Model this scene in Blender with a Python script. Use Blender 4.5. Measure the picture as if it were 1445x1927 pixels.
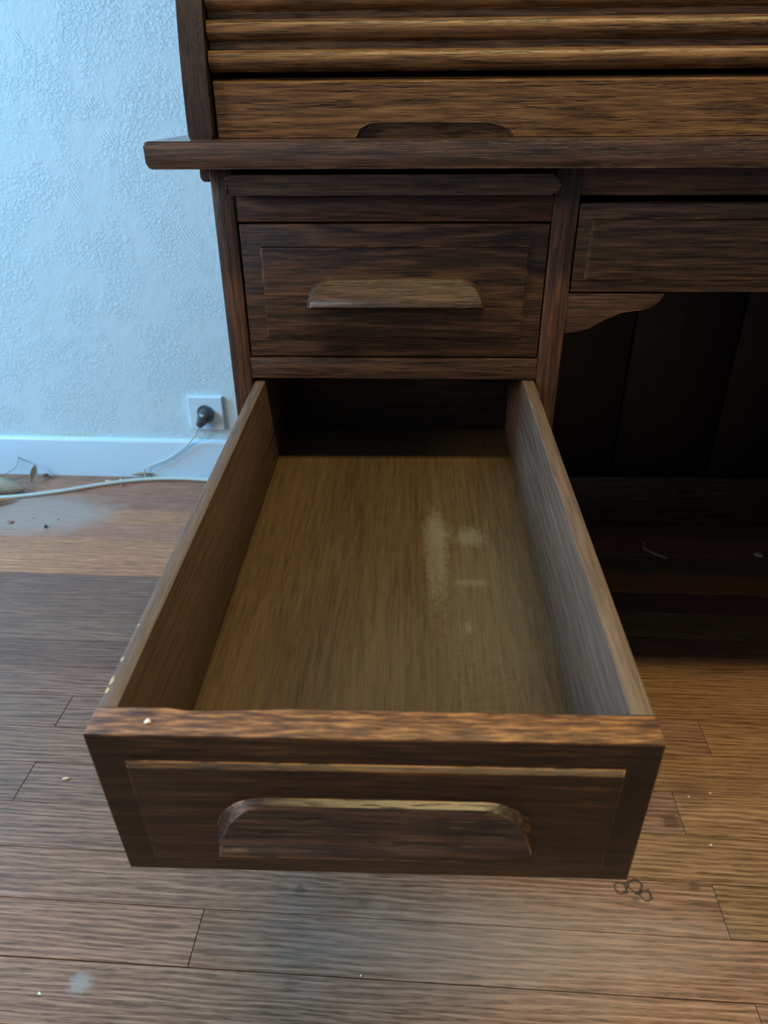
import bpy, bmesh, math, random
from mathutils import Vector, Matrix, Euler
random.seed(11)
SC = bpy.context.scene
COL = SC.collection
R = math.radians
for o in list(bpy.data.objects):
    bpy.data.objects.remove(o)

# ------------------------------------------------------------------ camera, world, lights, exposure
cd = bpy.data.cameras.new('camera')
cam = bpy.data.objects.new('camera', cd)
COL.objects.link(cam)
cam.location = (0.1801, -0.6888, 0.8038)
cam.rotation_euler = (Matrix.Rotation(R(2.3432), 3, 'Z') @ Matrix.Rotation(R(90 - 29.9222), 3, 'X')
                      @ Matrix.Rotation(R(-0.4105), 3, 'Z')).to_euler()
cd.sensor_fit = 'HORIZONTAL'
cd.sensor_width = 27.0
cd.lens = 1348.39 / 1445 * 27.0
cd.clip_start = 0.02
cd.dof.use_dof = True
cd.dof.focus_distance = 0.62
cd.dof.aperture_fstop = 9.5
SC.camera = cam

WY, WYAW = 0.8635, R(-1.4675)            # back wall distance and turn against the desk
RW = Matrix.Rotation(WYAW, 4, 'Z')

w = bpy.data.worlds.new('world'); SC.world = w; w.use_nodes = True
w.node_tree.nodes['Background'].inputs[0].default_value = (0.5, 0.6, 0.75, 1)
w.node_tree.nodes['Background'].inputs[1].default_value = 0.05

def area(name, loc, direction, size, size_y, power, color, shape='RECTANGLE', spread=180):
    l = bpy.data.lights.new(name, 'AREA')
    l.shape = shape; l.size = size; l.size_y = size_y; l.energy = power; l.color = color; l.spread = R(spread)
    o = bpy.data.objects.new(name, l); COL.objects.link(o)
    o.location = loc
    o.rotation_euler = Vector(direction).to_track_quat('-Z', 'Y').to_euler()
    return o

# daylight in the opening of the window in the left wall, and the ceiling lamp
area('window_daylight', RW @ Vector((-2.52, 0.10, 1.50)), RW @ Vector((1, 0.05, -0.40)), 0.80, 0.95, 106, (0.19, 0.60, 1.0))
area('added_window_fill', RW @ Vector((-2.52, -1.35, 1.55)), RW @ Vector((1, 0.25, -0.3)), 0.80, 0.95, 50, (0.90, 0.84, 0.90))  # unseen second window, added as fill for the desk fronts and floor
area('ceiling_lamp', (0.66, -0.58, 2.44), (0, 0, -1), 1.60, 0.16, 17, (1.0, 0.78, 0.36), 'RECTANGLE', 100)

SC.view_settings.view_transform = 'Standard'
SC.view_settings.look = 'None'
SC.view_settings.gamma = 1.0
SC.view_settings.use_curve_mapping = False
SC.view_settings.exposure = 0.0

# ------------------------------------------------------------------ helpers
def link(name, me, mat=None, parent=None):
    o = bpy.data.objects.new(name, me)
    COL.objects.link(o)
    if mat is not None:
        me.materials.clear(); me.materials.append(mat)
    if parent is not None:
        o.parent = parent
    return o

def finish(name, bm, mat, parent=None, smooth=40):
    bmesh.ops.recalc_face_normals(bm, faces=bm.faces[:])
    me = bpy.data.meshes.new(name)
    bm.to_mesh(me); bm.free()
    if smooth:
        for p in me.polygons: p.use_smooth = True
        me.set_sharp_from_angle(angle=R(smooth))
    return link(name, me, mat, parent)

def add_box(bm, x0, x1, y0, y1, z0, z1, bev=0.0, seg=2):
    vs = [bm.verts.new((x, y, z)) for x in (x0, x1) for y in (y0, y1) for z in (z0, z1)]
    idx = [(0, 1, 3, 2), (4, 6, 7, 5), (0, 4, 5, 1), (2, 3, 7, 6), (0, 2, 6, 4), (1, 5, 7, 3)]
    fs = [bm.faces.new([vs[i] for i in f]) for f in idx]
    if bev > 0:
        es = list({e for f in fs for e in f.edges})
        bmesh.ops.bevel(bm, geom=es, offset=bev, segments=seg, profile=0.5, affect='EDGES')

def box(name, x0, x1, y0, y1, z0, z1, mat, parent=None, bev=0.0012, seg=2):
    bm = bmesh.new(); add_box(bm, x0, x1, y0, y1, z0, z1, bev, seg)
    return finish(name, bm, mat, parent)

def add_prism(bm, poly, axis, a0, a1, bev=0.0, seg=2):
    """poly: 2D points in the plane across axis ('x': (y,z), 'y': (x,z), 'z': (x,y))"""
    def P(p, a):
        return {'x': (a, p[0], p[1]), 'y': (p[0], a, p[1]), 'z': (p[0], p[1], a)}[axis]
    A = [bm.verts.new(P(p, a0)) for p in poly]
    B = [bm.verts.new(P(p, a1)) for p in poly]
    n = len(poly)
    caps = [bm.faces.new(A), bm.faces.new(B[::-1])]
    for i in range(n):
        bm.faces.new((A[i], B[i], B[(i + 1) % n], A[(i + 1) % n]))
    if bev > 0:
        es = list({e for f in caps for e in f.edges})
        bmesh.ops.bevel(bm, geom=es, offset=bev, segments=seg, profile=0.5, affect='EDGES')

def prism(name, poly, axis, a0, a1, mat, parent=None, bev=0.0012, seg=2, smooth=40):
    bm = bmesh.new(); add_prism(bm, poly, axis, a0, a1, bev, seg)
    return finish(name, bm, mat, parent, smooth)

def rounded(x0, x1, z0, z1, rbl, rbr, rtr, rtl, n=6):
    pts = []
    for cx, cz, r, a0 in ((x0, z0, rbl, 180), (x1, z0, rbr, 270), (x1, z1, rtr, 0), (x0, z1, rtl, 90)):
        sx = 1 if cx == x0 else -1; sz = 1 if cz == z0 else -1
        if r <= 0: pts.append((cx, cz)); continue
        for k in range(n + 1):
            a = R(a0 + 90 * k / n)
            pts.append((cx + sx * r + r * math.cos(a), cz + sz * r + r * math.sin(a)))
    return pts

def smooth_path(pts, sub=8):
    P = [Vector(p) for p in pts]; out = []
    for i in range(len(P) - 1):
        p0 = P[max(i - 1, 0)]; p1 = P[i]; p2 = P[i + 1]; p3 = P[min(i + 2, len(P) - 1)]
        for k in range(sub):
            t = k / sub
            out.append(0.5 * ((2 * p1) + (p2 - p0) * t + (2 * p0 - 5 * p1 + 4 * p2 - p3) * t * t + (3 * p1 - p0 - 3 * p2 + p3) * t ** 3))
    out.append(P[-1]); return out

def add_tube(bm, path, rad, n=10, flat=1.0):
    rings = []
    for i, p in enumerate(path):
        d = (path[min(i + 1, len(path) - 1)] - path[max(i - 1, 0)]).normalized()
        up = Vector((0, 0, 1)) if abs(d.z) < 0.95 else Vector((0, 1, 0))
        s = d.cross(up).normalized(); t = s.cross(d).normalized()
        r = rad[i] if isinstance(rad, (list, tuple)) else rad
        rings.append([bm.verts.new(p + s * r * math.cos(2 * math.pi * k / n) + t * r * flat * math.sin(2 * math.pi * k / n)) for k in range(n)])
    for a, b in zip(rings, rings[1:]):
        for k in range(n):
            bm.faces.new((a[k], a[(k + 1) % n], b[(k + 1) % n], b[k]))
    bm.faces.new(rings[0][::-1]); bm.faces.new(rings[-1])

def tag(o, label=None, cat=None, group=None, kind=None):
    for k, v in (('label', label), ('category', cat), ('group', group), ('kind', kind)):
        if v: o[k] = v
    return o

def empty(name, loc=(0, 0, 0), rot=(0, 0, 0)):
    o = bpy.data.objects.new(name, None); COL.objects.link(o)
    o.empty_display_size = 0.05; o.location = loc; o.rotation_euler = rot
    return o

# ------------------------------------------------------------------ material building
class Mat:
    def __init__(self, name):
        self.m = bpy.data.materials.new(name); self.m.use_nodes = True
        self.t = self.m.node_tree; self.n = self.t.nodes
        self.b = self.n['Principled BSDF']
        self.out = None
    def new(self, typ, **kw):
        nd = self.n.new(typ)
        for k, v in kw.items(): setattr(nd, k, v)
        return nd
    def put(self, sock, v):
        if isinstance(v, bpy.types.NodeSocket): self.t.links.new(v, sock)
        elif isinstance(v, (tuple, list)) and len(v) == 3 and sock.type == 'RGBA': sock.default_value = (*v, 1)
        else: sock.default_value = v
    def math(self, op, a, b=0.0, c=0.0, clamp=False):
        nd = self.new('ShaderNodeMath', operation=op, use_clamp=clamp)
        for i, v in enumerate((a, b, c)): self.put(nd.inputs[i], v)
        return nd.outputs[0]
    def vmul(self, v, s):
        nd = self.new('ShaderNodeVectorMath', operation='MULTIPLY'); self.put(nd.inputs[0], v); self.put(nd.inputs[1], s)
        return nd.outputs[0]
    def vadd(self, v, s):
        nd = self.new('ShaderNodeVectorMath', operation='ADD'); self.put(nd.inputs[0], v); self.put(nd.inputs[1], s)
        return nd.outputs[0]
    def noise(self, vec, scale=1.0, detail=2.0, rough=0.5, dist=0.0):
        nd = self.new('ShaderNodeTexNoise'); self.put(nd.inputs['Vector'], vec)
        nd.inputs['Scale'].default_value = scale; nd.inputs['Detail'].default_value = detail
        nd.inputs['Roughness'].default_value = rough; nd.inputs['Distortion'].default_value = dist
        return nd.outputs[0]
    def step(self, v, a, b, lo=0.0, hi=1.0):
        nd = self.new('ShaderNodeMapRange', interpolation_type='SMOOTHSTEP')
        self.put(nd.inputs[0], v); nd.inputs[1].default_value = a; nd.inputs[2].default_value = b
        nd.inputs[3].default_value = lo; nd.inputs[4].default_value = hi
        return nd.outputs[0]
    def mix(self, fac, a, b, mode='MIX'):
        nd = self.new('ShaderNodeMix', data_type='RGBA', blend_type=mode)
        self.put(nd.inputs[0], fac); self.put(nd.inputs[6], a); self.put(nd.inputs[7], b)
        return nd.outputs[2]
    def ramp(self, fac, stops):
        nd = self.new('ShaderNodeValToRGB'); self.put(nd.inputs[0], fac)
        cr = nd.color_ramp
        while len(cr.elements) > 1: cr.elements.remove(cr.elements[-1])
        cr.elements[0].position = stops[0][0]; cr.elements[0].color = (*stops[0][1], 1)
        for p, c in stops[1:]:
            e = cr.elements.new(p); e.color = (*c, 1)
        return nd.outputs[0]
    def bump(self, h, dist, strength=1.0):
        nd = self.new('ShaderNodeBump'); self.put(nd.inputs['Height'], h)
        nd.inputs['Distance'].default_value = dist; nd.inputs['Strength'].default_value = strength
        self.t.links.new(nd.outputs[0], self.b.inputs['Normal'])
    def color(self, c):
        self.out = c; self.put(self.b.inputs['Base Color'], c)
    def rough(self, r): self.put(self.b.inputs['Roughness'], r)

def plain(name, col, rough=0.5, spec=0.5, var=0.0):
    M = Mat(name)
    if var:
        tc = M.new('ShaderNodeTexCoord').outputs['Object']
        f = M.noise(tc, 60, 3)
        M.color(M.mix(f, tuple(c * (1 - var) for c in col), tuple(min(1, c * (1 + var)) for c in col)))
    else:
        M.color(col)
    M.rough(rough); M.b.inputs['Specular IOR Level'].default_value = spec
    return M.m

def wood(name, axis, dark, mid, light, freq=640, amp=9.0, rough=(0.38, 0.55), wear=None, wear_amt=0.5, pores=0.55,
         bump=0.00025, tint=False, spec=0.4, stretch=1.0, keep=False, wts=(0.10, 0.58, 0.17)):
    M = Mat(name)
    obj = M.new('ShaderNodeTexCoord').outputs['Object']
    oi = M.new('ShaderNodeObjectInfo')
    rnd = oi.outputs['Random']
    cmb = M.new('ShaderNodeCombineXYZ')
    M.put(cmb.inputs[0], M.math('MULTIPLY', rnd, 7.3)); M.put(cmb.inputs[1], M.math('MULTIPLY', rnd, 3.1)); M.put(cmb.inputs[2], M.math('MULTIPLY', rnd, 5.7))
    p = M.vadd(obj, cmb.outputs[0])
    sep = M.new('ShaderNodeSeparateXYZ'); M.put(sep.inputs[0], p)
    ax = 'XYZ'.index(axis.upper()); g = sep.outputs[ax]
    u = sep.outputs[(ax + 1) % 3]; v = sep.outputs[(ax + 2) % 3]
    q = M.new('ShaderNodeCombineXYZ'); M.put(q.inputs[0], g); M.put(q.inputs[1], u); M.put(q.inputs[2], v); q = q.outputs[0]
    warp = M.noise(M.vmul(q, (5 * stretch, 17, 17)), 1.0, 2.0, 0.5)
    t = M.math('ADD', M.math('MULTIPLY', M.math('ADD', u, M.math('MULTIPLY', v, 0.8)), float(freq)), M.math('MULTIPLY', warp, float(amp) * 2))
    t = M.math('ADD', t, M.math('MULTIPLY', M.noise(M.vmul(q, (7, 65, 65)), 1.0, 2.0, 0.6), 11.0))
    ring = M.math('MULTIPLY_ADD', M.math('SINE', t), 0.5, 0.5)
    ring = M.math('POWER', ring, 1.5)
    ring = M.math('MULTIPLY', ring, M.math('MULTIPLY_ADD', M.noise(M.vmul(q, (7, 70, 70)), 1.0, 2.0), 1.3, 0.35))
    fine = M.math('MULTIPLY_ADD', M.noise(M.vmul(q, (20, 430, 430)), 1.0, 4.0, 0.65), 1.7, -0.35)
    big = M.noise(M.vmul(q, (2.5, 14, 14)), 1.0, 3.0, 0.55)
    pore = M.step(M.noise(M.vmul(q, (45, 900, 900)), 1.0, 1.0), 0.54, 0.66)
    pore = M.math('MULTIPLY', pore, M.math('MULTIPLY_ADD', ring, -0.6, 1.0))
    fac = M.math('ADD', M.math('ADD', M.math('MULTIPLY', ring, wts[0]), M.math('MULTIPLY', fine, wts[1])), M.math('MULTIPLY', big, wts[2]))
    cen = 0.42 * wts[0] + 0.5 * wts[1] + 0.5 * wts[2]
    c = M.ramp(fac, [(cen - 0.20, dark), (cen + 0.02, mid), (cen + 0.24, light)])
    c = M.mix(M.math('MULTIPLY', pore, pores), c, tuple(x * 0.35 for x in dark))
    if tint:
        c = M.mix(1.0, c, oi.outputs['Color'], 'MULTIPLY')
    if wear is not None:
        bv = M.new('ShaderNodeBevel', samples=4); bv.inputs['Radius'].default_value = 0.0015
        geo = M.new('ShaderNodeNewGeometry')
        dt = M.new('ShaderNodeVectorMath', operation='DOT_PRODUCT')
        M.put(dt.inputs[0], bv.outputs[0]); M.put(dt.inputs[1], geo.outputs['True Normal'])
        e = M.step(dt.outputs['Value'], 0.97, 0.80)
        nz = M.step(M.noise(M.vmul(q, (40, 110, 110)), 1.0, 3.0, 0.65), 0.60 - 0.25 * wear_amt, 0.75 - 0.25 * wear_amt)
        c = M.mix(M.math('MULTIPLY', e, nz), c, wear)
    M.color(c)
    M.rough(M.math('MULTIPLY_ADD', fine, rough[1] - rough[0], rough[0]))
    M.b.inputs['Specular IOR Level'].default_value = spec
    hh = M.math('SUBTRACT', M.math('MULTIPLY', fine, 0.5), M.math('MULTIPLY', pore, 0.7))
    M.bump(hh, bump)
    M.q, M.obj, M.fine = q, obj, fine
    return M if keep else M.m

def spot(M, vec, centre, rx, ry, colour, strength, soft=0.5, angle=0.0, breakup=0.5, nscale=160.0, mask=None):
    """an elliptical stain in the plane z = const of vec"""
    d = M.vadd(vec, (-centre[0], -centre[1], 0))
    rt = M.new('ShaderNodeVectorRotate', rotation_type='Z_AXIS'); M.put(rt.inputs['Vector'], d); rt.inputs['Angle'].default_value = -angle
    d = M.vmul(rt.outputs[0], (1 / rx, 1 / ry, 0))
    ln = M.new('ShaderNodeVectorMath', operation='LENGTH'); M.put(ln.inputs[0], d)
    nz = M.noise(vec, nscale, 3.0, 0.6)
    r = M.math('ADD', ln.outputs['Value'], M.math('MULTIPLY_ADD', nz, breakup * 2, -breakup))
    m = M.step(r, 1.0 + soft, 1.0 - soft, 0.0, strength)
    if mask is not None: m = M.math('MULTIPLY', m, mask)
    M.color(M.mix(m, M.out, colour))

def ringmark(M, vec, centre, r, wdt, colour, strength):
    d = M.vadd(vec, (-centre[0], -centre[1], 0))
    d = M.vmul(d, (1, 1, 0))
    ln = M.new('ShaderNodeVectorMath', operation='LENGTH'); M.put(ln.inputs[0], d)
    nz = M.noise(vec, 150, 2.0)
    r2 = M.math('ADD', ln.outputs['Value'], M.math('MULTIPLY_ADD', nz, 0.009, -0.0045))
    a = M.math('ABSOLUTE', M.math('SUBTRACT', r2, r))
    m = M.step(a, wdt, wdt * 0.3, 0.0, strength)
    M.color(M.mix(m, M.out, colour))

# dark stained oak
OD, OM, OL = (0.015, 0.0070, 0.0040), (0.066, 0.0290, 0.0140), (0.140, 0.062, 0.029)
WEAR = (0.34, 0.165, 0.065)
oak_x = wood('dark_oak_along_x', 'x', OD, OM, OL, wear=WEAR, wear_amt=0.45)
oak_z = wood('dark_oak_along_z', 'z', (0.013, 0.0060, 0.0034), (0.060, 0.0245, 0.0108), (0.14, 0.056, 0.022), wear=WEAR, wear_amt=0.25)
oak_y = wood('dark_oak_along_y', 'y', OD, OM, OL)
oak_front = wood('dark_oak_drawer_front', 'x', (0.0120, 0.0060, 0.0034), (0.058, 0.0255, 0.0118), (0.140, 0.060, 0.025), freq=420, amp=15, wts=(0.17, 0.56, 0.16), wear=WEAR, wear_amt=0.45)
oak_pull_clean = wood('oak_pull_wood', 'x', (0.015, 0.0078, 0.0045), (0.060, 0.0305, 0.0165), (0.12, 0.062, 0.034), wear=(0.30, 0.16, 0.07), wear_amt=0.25, rough=(0.34, 0.5))
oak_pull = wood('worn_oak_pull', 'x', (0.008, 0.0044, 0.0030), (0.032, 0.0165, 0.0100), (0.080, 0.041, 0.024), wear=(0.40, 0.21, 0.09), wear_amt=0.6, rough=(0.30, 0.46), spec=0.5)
oak_roll = wood('brown_oak_tambour', 'x', (0.036, 0.0165, 0.0066), (0.150, 0.073, 0.0270), (0.27, 0.140, 0.053), wear=(0.42, 0.27, 0.12), wear_amt=0.4, rough=(0.30, 0.45), freq=600, amp=9, pores=0.7, wts=(0.09, 0.58, 0.14))
oak_slab = wood('dark_oak_top', 'x', (0.016, 0.0078, 0.0046), (0.066, 0.0310, 0.0165), (0.135, 0.064, 0.034), rough=(0.28, 0.42), wear=(0.30, 0.22, 0.14), wear_amt=0.35, keep=True)
oak_slab.b.inputs['Coat Weight'].default_value = 0.5; oak_slab.b.inputs['Coat Roughness'].default_value = 0.14; oak_slab = oak_slab.m
oak_toprail = wood('worn_oak_front_board', 'x', (0.0065, 0.0038, 0.0022), (0.028, 0.0135, 0.0062), (0.085, 0.039, 0.016), freq=600, amp=9, wear=WEAR, wear_amt=0.85, keep=True)
# the open drawer's front board: the finish is worn through on its upper edge, where hands go
gz = oak_toprail
sepz = gz.new('ShaderNodeSeparateXYZ'); gz.put(sepz.inputs[0], gz.obj)
mz = gz.step(sepz.outputs[2], -0.0024, -0.0002)
gr = gz.ramp(gz.noise(gz.vmul(gz.obj, (55, 420, 420)), 1.0, 3.0, 0.6), [(0.36, (0.045, 0.022, 0.013)), (0.52, (0.15, 0.066, 0.026)), (0.68, (0.33, 0.155, 0.058))])
ex = gz.step(gz.math('ABSOLUTE', gz.math('SUBTRACT', sepz.outputs[0], 0.1628)), 0.112, 0.130)
gz.color(gz.mix(gz.math('MULTIPLY', ex, 0.5), gz.mix(1.0, gz.out, (1.25, 1.2, 1.1), 'MULTIPLY'), (0.007, 0.0048, 0.0032)))   # darker towards the ends
gz.color(gz.mix(mz, gz.out, gr))
oak_toprail = gz.m

side_in = wood('drawer_side_wood', 'y', (0.050, 0.0250, 0.0140), (0.112, 0.0610, 0.0370), (0.175, 0.102, 0.066), freq=600, amp=9, pores=0.3, rough=(0.42, 0.58), wear=(0.45, 0.32, 0.16), wear_amt=0.35, keep=True, wts=(0.06, 0.34, 0.46))
SI = side_in; ss = SI.new('ShaderNodeSeparateXYZ'); SI.put(ss.inputs[0], SI.obj)
SI.color(SI.mix(SI.step(ss.outputs[2], -0.0016, -0.0006), SI.out, SI.mix(SI.fine, (0.055, 0.034, 0.022), (0.155, 0.102, 0.070))))
for cy, ry, st in ((-0.4095, 0.0026, 0.8), (-0.4165, 0.0018, 0.8), (-0.394, 0.0016, 0.6), (-0.366, 0.0012, 0.35)):
    spot(SI, SI.obj, (0.0229, cy), 0.0010, ry, (0.55, 0.42, 0.20), st, soft=0.4, breakup=0.7, nscale=700, mask=SI.step(ss.outputs[2], -0.0035, -0.0022))   # chips along the outer arris
side_in = SI.m
MB = wood('drawer_bottom_wood', 'y', (0.040, 0.0235, 0.0100), (0.072, 0.0445, 0.0195), (0.102, 0.066, 0.031), freq=600, amp=9, pores=0.30, rough=(0.42, 0.58), keep=True, wts=(0.04, 0.34, 0.40))
for cxy, rx, ry, s in (((0.2035, -0.150), 0.009, 0.062, 0.42), ((0.2045, -0.118), 0.011, 0.022, 0.28), ((0.2350, -0.128), 0.0125, 0.014, 0.38), ((0.2330, -0.196), 0.016, 0.004, 0.28),
                       ((0.226, -0.252), 0.0025, 0.006, 0.3), ((0.18, -0.30), 0.05, 0.08, 0.10), ((0.245, -0.22), 0.04, 0.10, 0.14)):
    spot(MB, MB.obj, cxy, rx, ry, (0.22, 0.22, 0.165), s * 0.8, soft=0.6, breakup=0.7, nscale=220)
drawer_bottom_m = MB.m
inside_dark = wood('shade_dark_inner_wood', 'x', (0.010, 0.006, 0.004), (0.028, 0.016, 0.009), (0.05, 0.03, 0.017))
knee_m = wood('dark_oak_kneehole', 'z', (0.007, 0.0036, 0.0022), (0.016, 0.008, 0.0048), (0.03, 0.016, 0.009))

# floor planks: oak with a satin finish, tint per plank, old stains at fixed places
MF = wood('oak_floor', 'x', (0.105, 0.054, 0.031), (0.225, 0.124, 0.076), (0.33, 0.200, 0.130), freq=880, amp=13, pores=0.6, rough=(0.30, 0.48), tint=True, spec=0.5, keep=True, stretch=0.40, wts=(0.20, 0.52, 0.22))
gpos = MF.new('ShaderNodeNewGeometry').outputs['Position']
def FW(x, y):
    v = RW @ Vector((x, y, 0)); return (v.x, v.y)
for c, r, col, s in (((0.0624, -0.1825), 0.006, (0.05, 0.03, 0.02), 0.55), ((0.1376, -0.1954), 0.0055, (0.06, 0.035, 0.022), 0.5), ((-0.1524, -0.299), 0.010, (0.30, 0.28, 0.25), 0.75),
                     ((0.5249, -0.1519), 0.006, (0.08, 0.04, 0.02), 0.6), ((0.5218, -0.0639), 0.010, (0.05, 0.022, 0.010), 0.6), ((0.3269, -0.2236), 0.006, (0.12, 0.07, 0.03), 0.5),
                     ((0.56, -0.02), 0.022, (0.09, 0.05, 0.03), 0.45), ((0.452, -0.172), 0.004, (0.05, 0.035, 0.03), 0.5)):
    spot(MF, gpos, FW(*c), r * 1.1, r, col, s, soft=0.5, breakup=0.6, nscale=180)
# pale dusty bloom near the wall and a paler, soft-edged area in front of the desk
spot(MF, gpos, FW(-0.69, 0.665), 0.17, 0.085, (0.36, 0.30, 0.26), 0.62, soft=0.4, breakup=0.5, nscale=14)
spot(MF, gpos, FW(0.30, -0.235), 0.22, 0.05, (0.40, 0.34, 0.27), 0.30, soft=0.8, breakup=0.7, nscale=30)
for c, r in (((0.4385, -0.158), 0.0068), ((0.4555, -0.1555), 0.0075), ((0.4655, -0.166), 0.0062)):
    ringmark(MF, gpos, FW(*c), r, 0.0021, (0.035, 0.025, 0.020), 0.9)
floor_m = MF.m
subfloor_m = plain('joint_dirt', (0.012, 0.008, 0.006), 0.9)

# wall paint over crinkled wallpaper: raised worms in patches, smooth trowelled blotches between
MW = Mat('textured_wall_paint')
wp = MW.new('ShaderNodeTexCoord').outputs['Object']
patch = MW.step(MW.noise(wp, 9, 3, 0.6), 0.40, 0.56)
crk = MW.noise(wp, 150, 3, 0.6, 0.9)
crk = MW.math('MULTIPLY', MW.step(crk, 0.42, 0.60), MW.math('MULTIPLY_ADD', patch, 0.85, 0.15))
comb = MW.new('ShaderNodeTexWave', wave_type='BANDS', bands_direction='DIAGONAL'); MW.put(comb.inputs['Vector'], MW.vmul(wp, (1, 0, 0.6)))
comb.inputs['Scale'].default_value = 85; comb.inputs['Distortion'].default_value = 3.5; comb.inputs['Detail Scale'].default_value = 0.3
cmask = MW.step(MW.noise(MW.vadd(wp, (3.1, 0, 1.7)), 13, 1), 0.60, 0.66)
soft = MW.noise(wp, 38, 3, 0.55)
hgt = MW.math('ADD', MW.math('ADD', MW.math('MULTIPLY', crk, 0.6), MW.math('MULTIPLY', MW.math('MULTIPLY', comb.outputs[1], cmask), 0.5)), MW.math('MULTIPLY', soft, 0.9))
MW.bump(hgt, 0.0011)
wallc = MW.mix(MW.noise(wp, 3.5, 3, 0.6), (0.52, 0.69, 0.74), (0.58, 0.73, 0.79))
sw = MW.new('ShaderNodeSeparateXYZ'); MW.put(sw.inputs[0], wp)
line = MW.math('MULTIPLY', MW.step(sw.outputs[2], 0.122, 0.104), MW.step(MW.noise(MW.vmul(wp, (11, 1, 60)), 1, 2), 0.42, 0.62))
MW.color(MW.mix(MW.math('MULTIPLY', line, 0.45), wallc, (0.52, 0.52, 0.26)))
MW.rough(0.45)
wall_m = MW.m
room_m = plain('room_paint', (0.42, 0.40, 0.37), 0.7)
ceil_m = plain('ceiling_paint', (0.50, 0.48, 0.44), 0.8)
base_m = plain('white_gloss_paint', (0.54, 0.71, 0.82), 0.28, 0.5, 0.03)
plastic_w = plain('white_plastic', (0.58, 0.74, 0.82), 0.3)
plastic_g = plain('dark_grey_plastic', (0.050, 0.056, 0.062), 0.35)
cord_m = plain('white_cord_sheath', (0.50, 0.56, 0.52), 0.4)
brass_m = plain('steel', (0.6, 0.6, 0.6), 0.3)
leaf_m = plain('dry_grey_tan_leaf', (0.32, 0.27, 0.20), 0.7, 0.3, 0.35)
leaf_o = plain('dry_orange_leaf', (0.34, 0.17, 0.075), 0.7, 0.3, 0.3)
leaf_b = plain('dry_brown_leaf', (0.13, 0.060, 0.032), 0.7, 0.3, 0.3)
stem_m = plain('dry_stem', (0.16, 0.12, 0.07), 0.8)
crumb_t = plain('tan_crumb', (0.62, 0.48, 0.30), 0.8, 0.3, 0.2)
crumb_w = plain('white_crumb', (0.75, 0.73, 0.68), 0.8, 0.3, 0.1)
crumb_r = plain('reddish_crumb', (0.30, 0.13, 0.10), 0.8, 0.3, 0.2)
crumb_d = plain('dark_crumb', (0.03, 0.03, 0.035), 0.6)

# ------------------------------------------------------------------ the room (in the back wall's own frame)
XL, XR, YF, YB, ZC = -2.5, 2.6, -2.6, WY * math.cos(WYAW), 2.5
def room(o, kind='structure'):
    o.rotation_euler = (0, 0, WYAW); o['kind'] = kind; return o

floor = room(box('floor', XL - .1, XR + .1, YF - .1, YB + .1, -0.030, -0.006, subfloor_m, bev=0))
PITCH, Y0 = 0.0646, -0.2766
row0 = int(math.floor((YF - Y0) / PITCH)); row1 = int(math.ceil((YB - Y0) / PITCH))
known = {-1: [-0.72, 0.5475], 0: [-0.0436, 1.02], 1: [-0.62, 0.5461], 2: [-0.10, 0.94], 3: [-0.3395, 0.536], 4: [-0.75, 0.22], 5: [-0.3435, 0.61], 6: [-1.0, 0.05]}
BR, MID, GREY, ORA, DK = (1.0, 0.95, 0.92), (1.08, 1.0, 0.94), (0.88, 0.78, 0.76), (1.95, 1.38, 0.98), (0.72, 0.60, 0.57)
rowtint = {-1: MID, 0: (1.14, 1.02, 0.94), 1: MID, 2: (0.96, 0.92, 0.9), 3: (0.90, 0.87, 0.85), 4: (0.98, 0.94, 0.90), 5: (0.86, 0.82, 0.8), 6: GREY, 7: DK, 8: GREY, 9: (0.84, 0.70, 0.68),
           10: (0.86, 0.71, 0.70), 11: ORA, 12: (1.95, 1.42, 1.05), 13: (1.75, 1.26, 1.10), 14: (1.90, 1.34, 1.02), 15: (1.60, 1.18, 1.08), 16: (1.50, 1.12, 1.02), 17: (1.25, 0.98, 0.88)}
rp = random.Random(5)
nplank = 0
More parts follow.
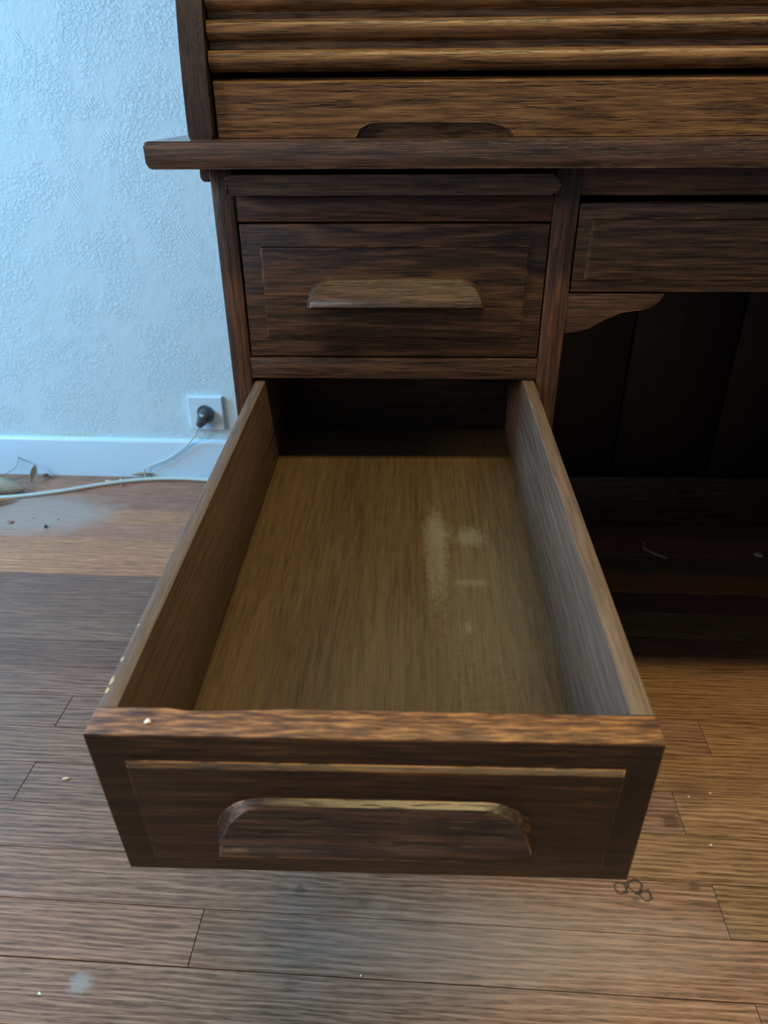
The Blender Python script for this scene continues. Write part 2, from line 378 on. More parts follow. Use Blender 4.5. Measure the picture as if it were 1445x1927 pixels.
for r in range(row0, row1):
    ya, yb = Y0 + r * PITCH, min(Y0 + (r + 1) * PITCH, YB)
    if yb - ya < 0.004: continue
    if ya < -1.3: xa, xb, step_l = XL, XR, (1.0, 1.6)
    else: xa, xb, step_l = XL, XR, (0.75, 1.15)
    cuts = list(known.get(r, []))
    if 7 <= r <= 17: cuts = [rp.uniform(-1.3, -0.95)]; step_l = (1.05, 1.4)
    elif not cuts: cuts = [rp.uniform(-0.7, 0.3)]
    x = min(cuts)
    while x - step_l[0] * 0.6 > xa:
        x -= rp.uniform(*step_l)
        if x > xa + 0.15: cuts.append(x)
    x = max(cuts)
    while x + step_l[0] * 0.6 < xb:
        x += rp.uniform(*step_l)
        if x < xb - 0.15: cuts.append(x)
    cuts = [xa] + sorted(cuts) + [xb]
    for a, b in zip(cuts, cuts[1:]):
        g = rp.uniform(0.00030, 0.00065)
        cx, cy = (a + b) / 2, (ya + yb) / 2
        bm = bmesh.new()
        hx, hy, e = (b - a) / 2 - g * 0.8, (yb - ya) / 2 - g, 0.0004
        top, mid_, bot = [], [], []
        for sx, sy in ((-1, -1), (1, -1), (1, 1), (-1, 1)):
            top.append(bm.verts.new((sx * (hx - e), sy * (hy - e), 0)))
            mid_.append(bm.verts.new((sx * hx, sy * hy, -e)))
            bot.append(bm.verts.new((sx * hx, sy * hy, -0.012)))
        bm.faces.new(top)
        for i in range(4):
            j = (i + 1) % 4
            bm.faces.new((mid_[i], mid_[j], top[j], top[i])); bm.faces.new((bot[i], bot[j], mid_[j], mid_[i]))
        pl = finish('plank', bm, floor_m, floor, smooth=0)
        pl.location = (cx, cy, rp.uniform(-0.0003, 0.0))
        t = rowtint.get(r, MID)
        if (a + b) / 2 > 0.3 and r >= 1 and (r < 7 or a > 0.12): t = (1.04, 1.01, 0.78)  # warm lamp light on the right-hand floor, put into the plank tint
        k = rp.uniform(0.93, 1.07)
        pl.color = (t[0] * k, t[1] * k, t[2] * k * rp.uniform(0.97, 1.03), 1)
        nplank += 1

wb = box('wall_back', XL - .1, XR + .1, 0, 0.12, -0.03, ZC + .05, wall_m, bev=0); room(wb); wb.location = (RW @ Vector((0, YB, 0)))
bm = bmesh.new()
for (a, b, c, d) in ((YF, -1.77, 0, ZC), (-0.93, -0.32, 0, ZC), (0.52, YB, 0, ZC), (-0.32, 0.52, 0, 1.00), (-0.32, 0.52, 2.00, ZC), (-1.77, -0.93, 0, 1.05), (-1.77, -0.93, 2.05, ZC)):
    add_box(bm, XL - .12, XL, a, b, c, d)
room(finish('wall_left', bm, room_m, smooth=0))
room(box('wall_right', XR, XR + .12, YF, YB, 0, ZC, room_m, bev=0))
room(box('wall_front', XL - .1, XR + .1, YF - .12, YF, 0, ZC, room_m, bev=0))
room(box('ceiling', XL - .1, XR + .1, YF - .1, YB + .1, ZC, ZC + .1, ceil_m, bev=0))
for wn, ya, za in (('window_1', -0.32, 1.00), ('added_window_2', -1.77, 1.05)):  # the second frame is an added opening around the fill light
    bm = bmesh.new()
    for (a, b, c, d) in ((0, 0.03, 0, 1.0), (0.81, 0.84, 0, 1.0), (0.03, 0.81, 0, 0.03), (0.03, 0.81, 0.97, 1.0)):
        add_box(bm, XL - .10, XL - .045, ya + a, ya + b, za + c, za + d, 0.004)
    room(finish(wn, bm, base_m))
# baseboard: rounded upper edge
bp_ = [(YB - 0.0005, 0.0), (YB - 0.0125, 0.0), (YB - 0.0125, 0.092)] + [(YB - 0.0125 + 0.0085 * (1 - math.cos(R(a))), 0.092 + 0.0085 * math.sin(R(a))) for a in (20, 40, 60, 80)] + [(YB - 0.0005, 0.1008)]
room(prism('baseboard_back', bp_, 'x', XL, XR, base_m, bev=0))

# ------------------------------------------------------------------ wall socket with its plug and cord
def WP(x, off, z):                      # point in the wall's frame: along, out of the wall, up
    return RW @ Vector((x, YB - off, z))
sock = empty('wall_socket', WP(-0.3199, 0, 0.1702), (0, 0, WYAW))
tag(sock, 'square white wall socket above the baseboard left of the desk', 'socket')
def circ(r, n=32, cx=0, cz=0): return [(cx + r * math.cos(2 * math.pi * k / n), cz + r * math.sin(2 * math.pi * k / n)) for k in range(n)]
bm = bmesh.new()
# plate with a round opening
n = 32; out, inn = [], []
for k in range(n):
    a = 2 * math.pi * k / n; c, s = math.cos(a), math.sin(a); m = max(abs(c), abs(s))
    out.append((0.0405 * c / m, 0.0405 * s / m)); inn.append((0.0215 * c, 0.0215 * s))
F = [bm.verts.new((0.96 * p[0], -0.0105, 0.96 * p[1])) for p in out]; Bk = [bm.verts.new((p[0], -0.0002, p[1])) for p in out]; Md = [bm.verts.new((p[0], -0.0085, p[1])) for p in out]
I1 = [bm.verts.new((p[0], -0.0105, p[1])) for p in inn]; I2 = [bm.verts.new((p[0], -0.002, p[1])) for p in inn]
for k in range(n):
    j = (k + 1) % n
    bm.faces.new((F[k], F[j], I1[j], I1[k])); bm.faces.new((Md[k], Md[j], F[j], F[k])); bm.faces.new((Bk[k], Bk[j], Md[j], Md[k])); bm.faces.new((I1[k], I1[j], I2[j], I2[k]))
bm.faces.new(I2)
finish('cover_plate', bm, plastic_w, sock)
prism('earth_pin', circ(0.0024, 10, 0, 0.0125), 'y', -0.0085, -0.002, brass_m, sock, bev=0.0006)

plug = empty('power_cord', WP(-0.3190, 0.011, 0.1680), (0, 0, WYAW))
tag(plug, 'thin white power cord with dark grey plug pushed into the wall socket', 'cord')
bm = bmesh.new()
prof = [(0.0, 0.0182), (-0.004, 0.0186), (-0.012, 0.0180), (-0.020, 0.0160), (-0.026, 0.0120), (-0.029, 0.006)]
rings = []
for yy, rr in prof:
    rings.append([bm.verts.new((rr * math.cos(2 * math.pi * k / 28), yy, rr * (0.92 if rr < 0.018 else 1) * math.sin(2 * math.pi * k / 28))) for k in range(28)])
for a, b in zip(rings, rings[1:]):
    for k in range(28): bm.faces.new((a[k], a[(k + 1) % 28], b[(k + 1) % 28], b[k]))
bm.faces.new(rings[0]); bm.faces.new(rings[-1])
# the body runs down to a cord exit on its lower left
add_tube(bm, [Vector((-0.002, -0.012, -0.003)), Vector((-0.009, -0.016, -0.012)), Vector((-0.0155, -0.018, -0.0215)), Vector((-0.0165, -0.0185, -0.023))], [0.0135, 0.0115, 0.0080, 0.0055], 14)
finish('plug', bm, plastic_g, plug)
prism('plug_screw', circ(0.0032, 14, -0.001, 0.007), 'y', -0.0282, -0.022, plastic_w, plug, bev=0.0008)
org = Vector((-0.3190, YB - 0.011, 0.1680))
cp = [(-0.3345, YB - 0.0295, 0.1465), (-0.3390, YB - 0.029, 0.1380), (-0.3500, YB - 0.026, 0.1190), (-0.3790, YB - 0.020, 0.0880), (-0.4230, YB - 0.019, 0.0570), (-0.4620, YB - 0.020, 0.0400), (-0.4830, YB - 0.022, 0.0320),
      (-0.4880, YB - 0.023, 0.0250), (-0.4880, YB - 0.024, 0.0100), (-0.4840, YB - 0.0235, 0.0032), (-0.4500, YB - 0.0158, 0.0022), (-0.30, YB - 0.0152, 0.0022), (-0.05, YB - 0.0152, 0.0022)]
bm = bmesh.new(); add_tube(bm, [p - org for p in smooth_path(cp, 8)], 0.0020, 8)
finish('cord', bm, cord_m, plug)

# thick extension cable along the floor
cab = [(-1.70, 0.60, .0046), (-1.30, 0.655, .0046), (-0.98, 0.690, .0046), (-0.795, 0.7220, .0046), (-0.74, 0.735, .0046), (-0.66, 0.763, .0046), (-0.58, 0.800, .0046), (-0.5175, 0.8225, .0046),
       (-0.455, 0.8355, .0046), (-0.40, 0.8390, .0046), (-0.345, 0.8365, .0046), (-0.24, 0.828, .0046), (-0.05, 0.822, .0046), (0.30, 0.826, .0046)]
bm = bmesh.new(); add_tube(bm, [RW @ p for p in smooth_path(cab, 8)], 0.0046, 12)
tag(finish('extension_cable', bm, cord_m), 'thick white cable curving across the floor below the baseboard', 'cable')

# ------------------------------------------------------------------ dry leaves and crumbs on the floor
def leaf(name, base, tip, width, curl, mat, label, group=None, lift=0.004, seg=10, arch=0.0, face=(0, 0, 1)):
    """a thin curled leaf from base to tip (floor frame), cupped across its width"""
    b, t = RW @ Vector(base), RW @ Vector(tip)
    d = (t - b); L = d.length; d.normalize()
    fz = Vector(face); s = d.cross(fz).normalized(); n_ = s.cross(d).normalized()
    if n_.dot(fz) < 0: n_ = -n_
    bm = bmesh.new(); m = 8; th = 0.0006; gridT, gridB = [], []
    for i in range(seg + 1):
        u = i / seg; wd = width * (0.12 + math.sin(math.pi * min(1, u * 0.98 + 0.02)) ** 0.8) * 0.5
        rt, rb = [], []
        for k in range(m + 1):
            v = k / m * 2 - 1
            off = curl * wd * (abs(v) ** 1.7) + 0.05 * wd * math.sin(9 * u + 3 * v)
            p = b + d * (L * u) + s * (wd * v * (1 - 0.25 * abs(curl) * abs(v))) + n_ * (off + arch * math.sin(math.pi * u) + lift)
            rt.append(bm.verts.new(p + n_ * th)); rb.append(bm.verts.new(p - n_ * th))
        gridT.append(rt); gridB.append(rb)
    for i in range(seg):
        for k in range(m):
            bm.faces.new((gridT[i][k], gridT[i][k + 1], gridT[i + 1][k + 1], gridT[i + 1][k]))
            bm.faces.new((gridB[i][k], gridB[i + 1][k], gridB[i + 1][k + 1], gridB[i][k + 1]))
        for k in (0, m):
            bm.faces.new((gridT[i][k], gridT[i + 1][k], gridB[i + 1][k], gridB[i][k]))
    for i in (0, seg):
        for k in range(m):
            bm.faces.new((gridT[i][k], gridT[i][k + 1], gridB[i][k + 1], gridB[i][k]))
    return tag(finish(name, bm, mat, smooth=60), label, 'leaf', group)

bm = bmesh.new(); gT, gB = [], []
for i in range(15):
    u = i / 14; xx = -0.905 + 0.160 * u; r_ = 0.0205 * math.sqrt(max(0.02, 1 - max(0, (u - 0.35) / 0.65) ** 2.6)); dip = -0.006 * u
    rt, rb = [], []
    for k in range(19):
        a = R(-62 + 275 * k / 18); rr_ = r_ * (1 + 0.05 * math.sin(7 * u + 2 * a)) * (1 - 0.18 * max(0, k - 12) / 6)
        cy_, cz_ = 0.760 - 0.010 * u, max(0.0205 + dip, r_ + 0.001)
        rt.append(bm.verts.new(RW @ Vector((xx, cy_ - rr_ * math.cos(a), cz_ + rr_ * math.sin(a)))))
        rb.append(bm.verts.new(RW @ Vector((xx - 0.0008 * u, cy_ - (rr_ - 0.001) * math.cos(a), cz_ + (rr_ - 0.001) * math.sin(a)))))
    gT.append(rt); gB.append(rb)
for i in range(14):
    for k in range(18):
        bm.faces.new((gT[i][k], gT[i][k + 1], gT[i + 1][k + 1], gT[i + 1][k])); bm.faces.new((gB[i][k], gB[i + 1][k], gB[i + 1][k + 1], gB[i][k + 1]))
    for k in (0, 18): bm.faces.new((gT[i][k], gT[i + 1][k], gB[i + 1][k], gB[i][k]))
for i in (0, 14):
    for k in range(18): bm.faces.new((gT[i][k], gT[i][k + 1], gB[i][k + 1], gB[i][k]))
tag(finish('dry_leaf', bm, leaf_m, smooth=60), 'large curled grey-tan dry leaf lying behind the thick white cable', 'leaf', 'dry leaves by the wall')
leaf('dry_leaf', (-0.755, 0.797, 0.006), (-0.757, 0.835, 0.034), 0.017, 0.5, leaf_m, 'small pale dry leaf standing upright against the baseboard', 'dry leaves by the wall', lift=0.0, face=(0.55, -0.75, 0.3))
leaf('dry_leaf', (-0.815, 0.672, 0.001), (-0.752, 0.7175, 0.002), 0.016, 0.6, leaf_o, 'narrow orange-brown dry leaf in front of the thick white cable', 'dry leaves by the wall', lift=0.003)
leaf('dry_leaf', (-0.7460, 0.832, 0.002), (-0.722, 0.828, 0.002), 0.013, 0.7, leaf_b, 'tiny dark brown curled leaf at the foot of the baseboard', 'dry leaves by the wall', lift=0.004)
leaf('dry_leaf', (-0.522, 0.8435, 0.001), (-0.470, 0.8475, 0.004), 0.010, 0.5, leaf_o, 'orange-brown leaf scrap where the thin cord meets the floor', 'dry leaves by the wall', lift=0.0075)
bm = bmesh.new()
for pts in ([(-0.835, 0.82, 0.012), (-0.815, 0.838, 0.022), (-0.805, 0.846, 0.038), (-0.803, 0.848, 0.050)], [(-0.803, 0.848, 0.047), (-0.785, 0.847, 0.040), (-0.765, 0.843, 0.031)],
            [(-0.80, 0.805, 0.010), (-0.775, 0.832, 0.008), (-0.745, 0.845, 0.006)], [(-0.835, 0.82, 0.012), (-0.85, 0.80, 0.0015)], [(-0.80, 0.805, 0.010), (-0.815, 0.79, 0.0015), (-0.835, 0.82, 0.012)]):
    add_tube(bm, [RW @ p for p in smooth_path(pts, 6)], 0.00065, 6)
tag(finish('dry_twig', bm, stem_m), 'thin dry forked twig sticking up against the baseboard', 'twig')

def crumb(name, x, y, size, mat, label, flat=0.45, longer=1.0, ang=0.0, z=0.0, group='crumbs and chips on the floor', frame=True):
    bm = bmesh.new()
    bmesh.ops.create_icosphere(bm, subdivisions=2, radius=1.0)
    rr = random.Random(int((x * 917 + y * 331) * 1000))
    ph = [rr.uniform(0, 6) for _ in range(3)]
    for v_ in bm.verts:
        c = v_.co
        k = 1 + 0.22 * math.sin(3 * c.x + ph[0]) + 0.18 * math.sin(4 * c.y + ph[1])
        v_.co = Vector((c.x * k * size * longer, c.y * k * size, c.z * k * size * flat))
    zmin = min(v_.co.z for v_ in bm.verts)
    o = finish(name, bm, mat, smooth=50)
    P = (RW @ Vector((x, y, 0))) if frame else Vector((x, y, 0))
    o.location = (P.x, P.y, z - zmin - 0.0001); o.rotation_euler = (0, 0, ang)
    return tag(o, label, 'crumb', group)

crumb('crumb', -0.2834, -0.0449, 0.0030, crumb_t, 'tan chip on the floor just left of the open drawer front', longer=1.3, ang=0.2)
crumb('crumb', 0.1428, -0.2740, 0.0011, crumb_w, 'tiny white crumb on a floor joint below the middle of the open drawer', ang=0.4)
crumb('crumb', -0.1894, -0.3116, 0.0011, crumb_w, 'tiny white sliver near the lower left corner of the floor', longer=1.9, ang=-0.4)
crumb('crumb', -0.7170, 0.6205, 0.0042, crumb_r, 'reddish dry flake on the floor in front of the thick cable', longer=2.4, ang=-0.3)
crumb('crumb', -0.6257, 0.6028, 0.0038, crumb_d, 'dark bead-like crumb on the floor right of the reddish flake', flat=0.8)
crumb('crumb', -0.5760, 0.8235, 0.0040, crumb_t, 'tan crumb behind the thick cable, left one of a pair', longer=1.6)
crumb('crumb', -0.5480, 0.8315, 0.0040, crumb_t, 'tan crumb behind the thick cable, right one of a pair', longer=1.2, ang=0.8)
crumb('crumb', -0.5330, 0.8035, 0.0036, crumb_r, 'pinkish crumb just in front of the thick cable', longer=1.8)
crumb('crumb', -0.6720, 0.6400, 0.0018, crumb_d, 'small dark speck between the orange leaf and the dark bead')
crumb('crumb', -0.6150, 0.6370, 0.0018, crumb_d, 'small dark speck up right of the dark bead')
crumb('crumb', 0.5860, -0.0180, 0.0016, crumb_t, 'pale crumb on the floor by the right edge, upper one of two')
crumb('crumb', 0.5560, -0.0250, 0.0013, crumb_t, 'pale crumb on the floor right of the open drawer, near a dark knot')
crumb('crumb', 0.5620, -0.0960, 0.0014, crumb_w, 'pale crumb on the floor by the right edge, lower one of two')
crumb('crumb', 0.8702, 0.5735, 0.0070, crumb_t, 'dim tan flake on the dark kneehole floor near the right edge', longer=1.5, ang=-0.3)
bm = bmesh.new()
add_tube(bm, [RW @ p for p in smooth_path([(0.6500, 0.606, 0.002), (0.6515, 0.600, 0.002), (0.6475, 0.588, 0.0018), (0.651, 0.581, 0.0016), (0.665, 0.566, 0.0016), (0.6835, 0.5515, 0.0016)], 6)], 0.0016, 8)
tag(finish('straw_piece', bm, crumb_t), 'bent pale straw lying on the dark floor under the kneehole', 'straw')

# ------------------------------------------------------------------ the roll-top desk
desk = empty('roll_top_desk')
tag(desk, 'dark stained oak roll-top desk with one drawer pulled open', 'desk')
XE = 1.285                                # right end of the carcass
ZS0, ZS1 = 0.7540, 0.7750                 # desk top slab
DB = 0.69                                 # carcass back

# top slab
poly = rounded(-0.0445, XE + 0.0445, ZS0, ZS1, 0.0048, 0.0048, 0.0032, 0.0032)
prism('desk_top', poly, 'y', -0.0309, DB, oak_slab, desk, bev=0.0014, seg=2)
# mouldings under the overhang at the sides
for x0, x1, nm in ((-0.0205, 0.0, 'l'), (XE, XE + 0.0205, 'r')):
    prism('side_moulding', rounded(x0, x1, 0.7375, ZS0, 0.004 if nm == 'l' else 0, 0.004 if nm == 'r' else 0, 0, 0), 'y', 0.045, DB - 0.02, oak_y, desk, bev=0.0012)

W1, W2, W3 = 0.0199, 0.3039, 0.3263
KR = XE - W3                              # right pedestal starts here
# stiles, with a bead along the inner edge as in the photo
def stile(x0, x1, groove):
    bm = bmesh.new(); add_box(bm, x0, x1, 0.0, 0.024, 0.0, ZS0, 0.0016)
    finish('stile', bm, oak_z, desk)
stile(0.0, W1, 1); stile(W2, W3, 0)
stile(KR, KR + W3 - W2, 0); stile(XE - W1, XE, 1)
# carcass sides, back, bottom
for x0, x1 in ((0.0015, 0.0175), (W3 - 0.0175, W3 - 0.0015), (KR + 0.0015, KR + 0.0175), (XE - 0.0175, XE - 0.0015)):
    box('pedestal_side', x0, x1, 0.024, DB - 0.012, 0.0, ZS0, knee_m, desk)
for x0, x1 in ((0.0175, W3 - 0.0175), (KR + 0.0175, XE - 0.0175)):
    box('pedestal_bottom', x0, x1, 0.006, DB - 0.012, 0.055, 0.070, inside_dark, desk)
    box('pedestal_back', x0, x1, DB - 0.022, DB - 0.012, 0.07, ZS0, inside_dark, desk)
    box('plinth_rail', x0, x1, 0.010, 0.026, 0.0, 0.055, oak_x, desk)
# rails of the left pedestal
box('rail', W1, W2, 0.0015, 0.022, 0.7082, 0.7300, oak_x, desk)
box('rail', W1, W2, 0.0, 0.022, 0.5609, 0.5822, oak_x, desk)
box('rail', W1, W2, 0.0, 0.022, 0.4200, 0.4400, oak_x, desk)
# pull-out writing board: rounded outer end at the right
bd = rounded(0.0162, 0.3060, 0.7318, 0.7482, 0.0010, 0.0072, 0.0078, 0.0045)
prism('writing_board', bd, 'y', -0.0150, 0.40, wood('dark_oak_board', 'x', (0.020, 0.0125, 0.0085), (0.070, 0.040, 0.025), (0.14, 0.080, 0.048)), desk, bev=0.0025, seg=3)

# half-moon pulls: back outline on the board, smaller front outline, face leaning out downwards
def pull_mesh(bm, xl, xr, zb, zt, y0, ql=0.0040, qb=0.0165):
    rx, n = 0.0290, 12
    def outline(xl, xr, zb, zt, rx):
        pts = []
        for k in range(n + 1):
            a = R(180 - 90 * k / n); pts.append((xl + rx + rx * math.cos(a), zb + (zt - zb) * (math.sin(a) ** 0.92)))
        for k in range(n + 1):
            a = R(90 - 90 * k / n); pts.append((xr - rx + rx * math.cos(a), zb + (zt - zb) * (math.sin(a) ** 0.92)))
        return pts
    A = outline(xl, xr, zb, zt, rx); Bp = outline(xl + 0.0055, xr - 0.0045, zb + 0.0048, zt - 0.0012, rx * 0.95)
    zA, zB = zt - 0.0012, zb + 0.0048
    va = [bm.verts.new((x, y0, z)) for x, z in A]
    vb = []
    for x, z in Bp:
        f = (zA - z) / (zA - zB); vb.append(bm.verts.new((x, y0 - (ql + (qb - ql) * f), z)))
    m = len(va)
    bm.faces.new(va[::-1]); fb = bm.faces.new(vb)
    for i in range(m):
        j = (i + 1) % m; bm.faces.new((va[i], va[j], vb[j], vb[i]))
    bmesh.ops.bevel(bm, geom=list(fb.edges), offset=0.0007, segments=2, profile=0.5, affect='EDGES')

def front_mesh(bm, x0, x1, z0, z1, y0, y1, f, raise_=0.0032, notch=False):
    """board with a raised centre field; f = field rectangle x0,x1,z0,z1"""
    if notch:
        pl_ = [(x0, y0), (x1, y0), (x1, y1), (x0 + 0.100, y1), (x0 + 0.088, y1 - 0.0007), (x0 + 0.072, y1 - 0.0007), (x0 + 0.0655, y1 - 0.0028), (x0 + 0.055, y1 - 0.0032), (x0 + 0.047, y1 - 0.0020), (x0 + 0.036, y1 - 0.0004), (x0, y1)]
        add_prism(bm, pl_, 'z', z0, z1, 0.0010, 2)
    else:
        add_box(bm, x0, x1, y0, y1, z0, z1, 0.0010, 2)
    i = 0.0016
    A = [bm.verts.new((x, y0 + 0.0005, z)) for x, z in ((f[0], f[2]), (f[1], f[2]), (f[1], f[3]), (f[0], f[3]))]
    B = [bm.verts.new((x, y0 - raise_, z)) for x, z in ((f[0] + i, f[2] + i), (f[1] - i, f[2] + i), (f[1] - i, f[3] - i), (f[0] + i, f[3] - i))]
    t = bm.faces.new(B)
    for k in range(4):
        j = (k + 1) % 4; bm.faces.new((A[k], A[j], B[j], B[k]))
    bmesh.ops.bevel(bm, geom=list(t.edges), offset=0.0005, segments=2, profile=0.5, affect='EDGES')

# closed upper drawer
bm = bmesh.new(); front_mesh(bm, W1 + 0.0014, W2 - 0.0012, 0.5838, 0.7064, 0.0012, 0.020, (0.0392, 0.2862, 0.6025, 0.6875))
d1 = finish('drawer', bm, oak_front, desk); d1['label'] = 'closed shallow drawer under the writing board'
bm = bmesh.new(); pull_mesh(bm, 0.0795, 0.2488, 0.6312, 0.6602, -0.0018); finish('drawer_pull', bm, oak_pull_clean, d1)
# closed deep drawer under the open one
bm = bmesh.new(); front_mesh(bm, W1 + 0.0014, W2 - 0.0012, 0.072, 0.4185, 0.0012, 0.020, (0.0392, 0.2862, 0.095, 0.398))
d3 = finish('drawer', bm, oak_front, desk); d3['label'] = 'closed deep drawer below the open drawer'
bm = bmesh.new(); pull_mesh(bm, 0.0795, 0.2488, 0.235, 0.264, -0.0018); finish('drawer_pull', bm, oak_pull_clean, d3)
# right pedestal front, beyond the frame: closed panel
bm = bmesh.new(); front_mesh(bm, KR + 0.024, XE - 0.0215, 0.072, 0.7300, 0.0012, 0.020, (KR + 0.045, XE - 0.042, 0.095, 0.708))
finish('pedestal_door', bm, oak_front, desk)

# open drawer, in its own frame (pivot at the case mouth; it sags a little)
ZD, DD = 0.5574, 0.4455
dr_rot = (R(2.7916), R(-0.5395), R(0.0036))
XLD, XRD, HD, TB = 0.0216, 0.3030, 0.1143, 0.0177
bm = bmesh.new(); front_mesh(bm, XLD, XRD, -HD, 0.0, -DD, -DD + TB, (0.0385, 0.2872, -0.1000, -0.0192), notch=True)
dr = finish('drawer', bm, oak_toprail, desk); dr.location = (0, 0, ZD); dr.rotation_euler = dr_rot
dr['label'] = 'long drawer pulled out, empty, with a worn front edge'
SLT = 0.0108
side_m = side_in
box('side_board', XLD + 0.0004, XLD + SLT, -DD + TB, 0.112, -HD + 0.002, -0.0004, side_m, dr, bev=0.0010)
box('side_board', XRD - 0.0122, XRD - 0.0004, -DD + TB + 0.0004, 0.112, -HD + 0.002, -0.0004, side_m, dr, bev=0.0010)
box('back_board', XLD + SLT, XRD - 0.0122, 0.098, 0.110, -HD + 0.004, -0.004, inside_dark, dr)  # shade inside the case is put into this darker wood colour
box('bottom_board', XLD + SLT - 0.003, XRD - 0.0122 + 0.003, -DD + TB - 0.003, 0.100, -0.1055, -0.1012, drawer_bottom_m, dr, bev=0)
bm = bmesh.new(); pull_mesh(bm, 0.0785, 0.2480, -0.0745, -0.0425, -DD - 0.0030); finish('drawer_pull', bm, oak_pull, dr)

# kneehole: apron rail, wide shallow drawer, curved bracket, back panelling
box('apron_rail', W3, KR, 0.0015, 0.022, 0.7297, ZS0, oak_x, desk)
bm = bmesh.new(); front_mesh(bm, W3 + 0.0012, KR - 0.0012, 0.6468, 0.7232, 0.0010, 0.020, (0.3390, KR - 0.013, 0.6572, 0.7110))
dk = finish('drawer', bm, wood('dark_oak_wide_drawer', 'x', (0.0115, 0.0060, 0.0034), (0.060, 0.0290, 0.0130), (0.14, 0.068, 0.028), wear=WEAR, wear_amt=0.4), desk); dk['label'] = 'wide shallow drawer over the kneehole'
box('drawer_box', W3 + 0.004, KR - 0.004, 0.020, 0.50, 0.652, 0.700, inside_dark, dk)
brp = [(0.3263, 0.6450), (0.4153, 0.6450), (0.4150, 0.6425), (0.4128, 0.6385), (0.4090, 0.6345), (0.4035, 0.6312), (0.3960, 0.6298), (0.3870, 0.6288), (0.3780, 0.6272), (0.3700, 0.6245), (0.3630, 0.6205), (0.3560, 0.6160), (0.3480, 0.6115), (0.3395, 0.6085), (0.3263, 0.6072)]
prism('bracket', brp, 'y', 0.0015, 0.020, oak_x, desk, bev=0.0010)
prism('bracket', [(W3 + KR - x, z) for x, z in brp], 'y', 0.0015, 0.020, oak_x, desk, bev=0.0010)
for a, b in ((W3 - 0.0015, 0.5985), (0.6015, 0.796), (0.799, KR + 0.0015)):
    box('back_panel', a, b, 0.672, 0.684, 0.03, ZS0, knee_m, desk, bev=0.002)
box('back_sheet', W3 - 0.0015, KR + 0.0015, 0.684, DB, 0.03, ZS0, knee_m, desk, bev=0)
box('back_rail', W3 - 0.0015, KR + 0.0015, 0.660, 0.6715, 0.0, 0.118, oak_x, desk)

# roll top: S-shaped ends, tambour slats, lead rail
prof = [(0.0000, 0.775), (0.0004, 0.79), (0.0012, 0.805), (0.0026, 0.82), (0.0046, 0.835), (0.0072, 0.85), (0.0108, 0.868), (0.016, 0.885), (0.026, 0.91), (0.041, 0.937), (0.062, 0.965), (0.090, 0.993), (0.125, 1.022),
        (0.165, 1.050), (0.21, 1.078), (0.26, 1.104), (0.31, 1.126), (0.36, 1.143), (0.41, 1.155), (0.46, 1.162)]
sp = [(p.x, p.y) for p in smooth_path([(a, b, 0) for a, b in prof], 3)]
side_poly = sp + [(DB, 1.165), (DB, 0.775)]
for x0, x1 in ((-0.0143, 0.0068), (XE - 0.0068, XE + 0.0143)):
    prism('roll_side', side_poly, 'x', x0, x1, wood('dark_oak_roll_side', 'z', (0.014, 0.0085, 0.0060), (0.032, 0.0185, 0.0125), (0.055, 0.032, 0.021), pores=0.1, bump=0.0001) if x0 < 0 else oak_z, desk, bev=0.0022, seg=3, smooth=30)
box('roll_top_deck', -0.010, XE + 0.010, 0.44, DB + 0.005, 1.165, 1.183, oak_x, desk, bev=0.003)
box('roll_back', 0.0068, XE - 0.0068, DB - 0.012, DB, 0.775, 1.165, inside_dark, desk)
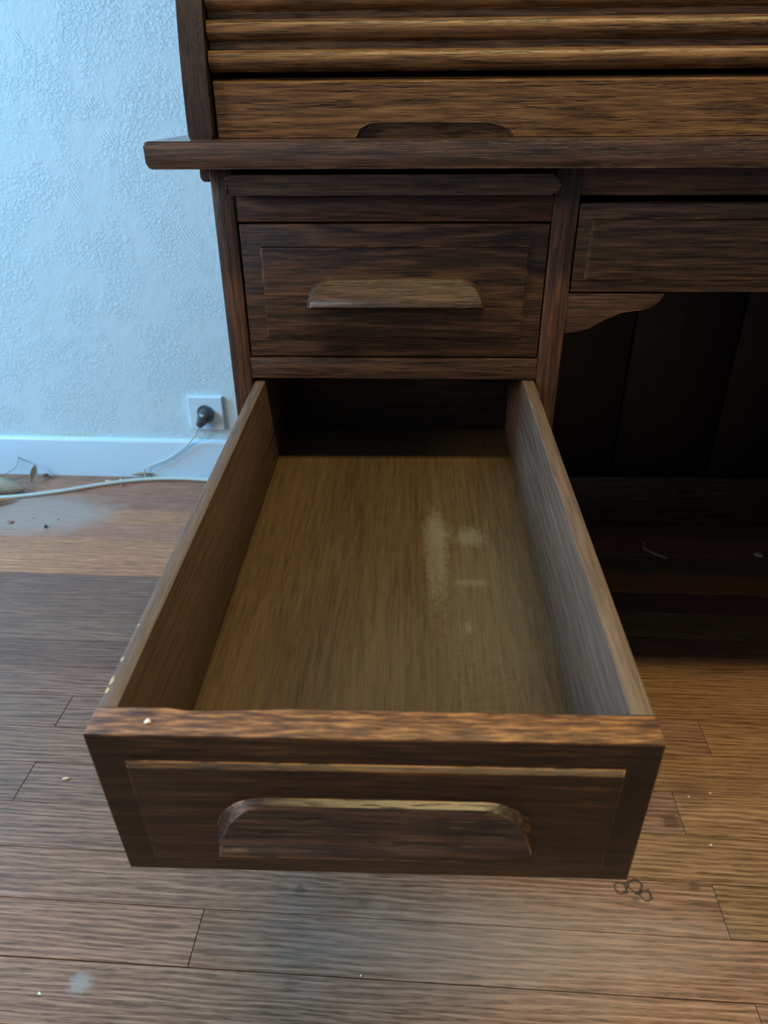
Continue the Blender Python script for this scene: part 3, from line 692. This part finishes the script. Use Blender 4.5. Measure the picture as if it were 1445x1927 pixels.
# lead rail with an arched finger hollow
X0, X1 = 0.0094, XE - 0.0094
arch = [(0.1290, 0.7752)]
for k in range(0, 11):
    a = R(90 * k / 10); arch.append((0.1530 - 0.0240 * math.cos(a) ** 0.85, 0.7752 + 0.0118 * math.sin(a) ** 1.15))
for k in range(0, 11):
    a = R(90 - 90 * k / 10); arch.append((0.2330 + 0.0330 * math.cos(a) ** 0.9, 0.7752 + 0.0114 * math.sin(a) ** 1.2))
lr = [(X0, 0.7752)] + arch + [(X1, 0.7752), (X1, 0.8172), (X0, 0.8172)]
clean = []
for p in lr:
    if not clean or (abs(p[0] - clean[-1][0]) + abs(p[1] - clean[-1][1])) > 1e-5: clean.append(p)
bm = bmesh.new(); add_prism(bm, clean, 'y', 0.0095, 0.0185, 0.0006, 1)
add_prism(bm, [(0.0180, 0.7752), (0.0275, 0.7752), (0.0275, 0.8206), (0.0180, 0.8200), (0.0100, 0.8172), (0.0180, 0.8160)], 'x', X0, X1)
finish('lead_rail', bm, oak_roll, desk)
# tambour: slats ride on the curve set back from the side's edge
cl = [Vector((p.x + 0.0125, p.y)) for p in smooth_path([(a, b, 0) for a, b in prof], 6)]
acc = [0.0]
for a, b in zip(cl, cl[1:]): acc.append(acc[-1] + (b - a).length)
def at(s):
    for i in range(len(acc) - 1):
        if acc[i + 1] >= s:
            f = (s - acc[i]) / max(1e-9, acc[i + 1] - acc[i]); return cl[i].lerp(cl[i + 1], f), (cl[i + 1] - cl[i]).normalized()
    return cl[-1], (cl[-1] - cl[-2]).normalized()
s0 = next(acc[i] for i in range(len(cl)) if cl[i].y >= 0.8225)
k = 0
while s0 + k * 0.0216 + 0.0216 < acc[-1]:
    s = s0 + k * 0.0216
    p, t = at(s + 0.0108); nrm = Vector((-t.y, t.x))          # outward: towards the room and up
    if nrm.x > 0: nrm = -nrm
    pts = [(-0.0108, -0.005), (-0.0108, 0.0)]
    for j in range(13):
        a = R(180 - 180 * j / 12); pts.append((-0.0031 + 0.0074 * math.cos(a), 0.0002 + 0.0082 * math.sin(a) ** 0.8 if 0 < j < 12 else 0.0))
    pts += [(0.0048, -0.0012), (0.0106, -0.0012), (0.0106, -0.005)]
    yz = [(p.x + t.x * a + nrm.x * b, p.y + t.y * a + nrm.y * b) for a, b in pts]
    prism('tambour_slat', yz, 'x', X0 - 0.0012, X1 + 0.0012, oak_roll, desk, bev=0, smooth=50)
    k += 1

# crumb on the open drawer's front edge
bmv = Matrix.Translation((0, 0, ZD)) @ Euler(dr_rot).to_matrix().to_4x4() @ Vector((0.0517, -DD + 0.0078, 0.0))
crumb('crumb', bmv.x, bmv.y, 0.0016, crumb_w, 'tiny white crumb lying on the front edge of the open drawer', z=bmv.z, frame=False)
print('planks', nplank)
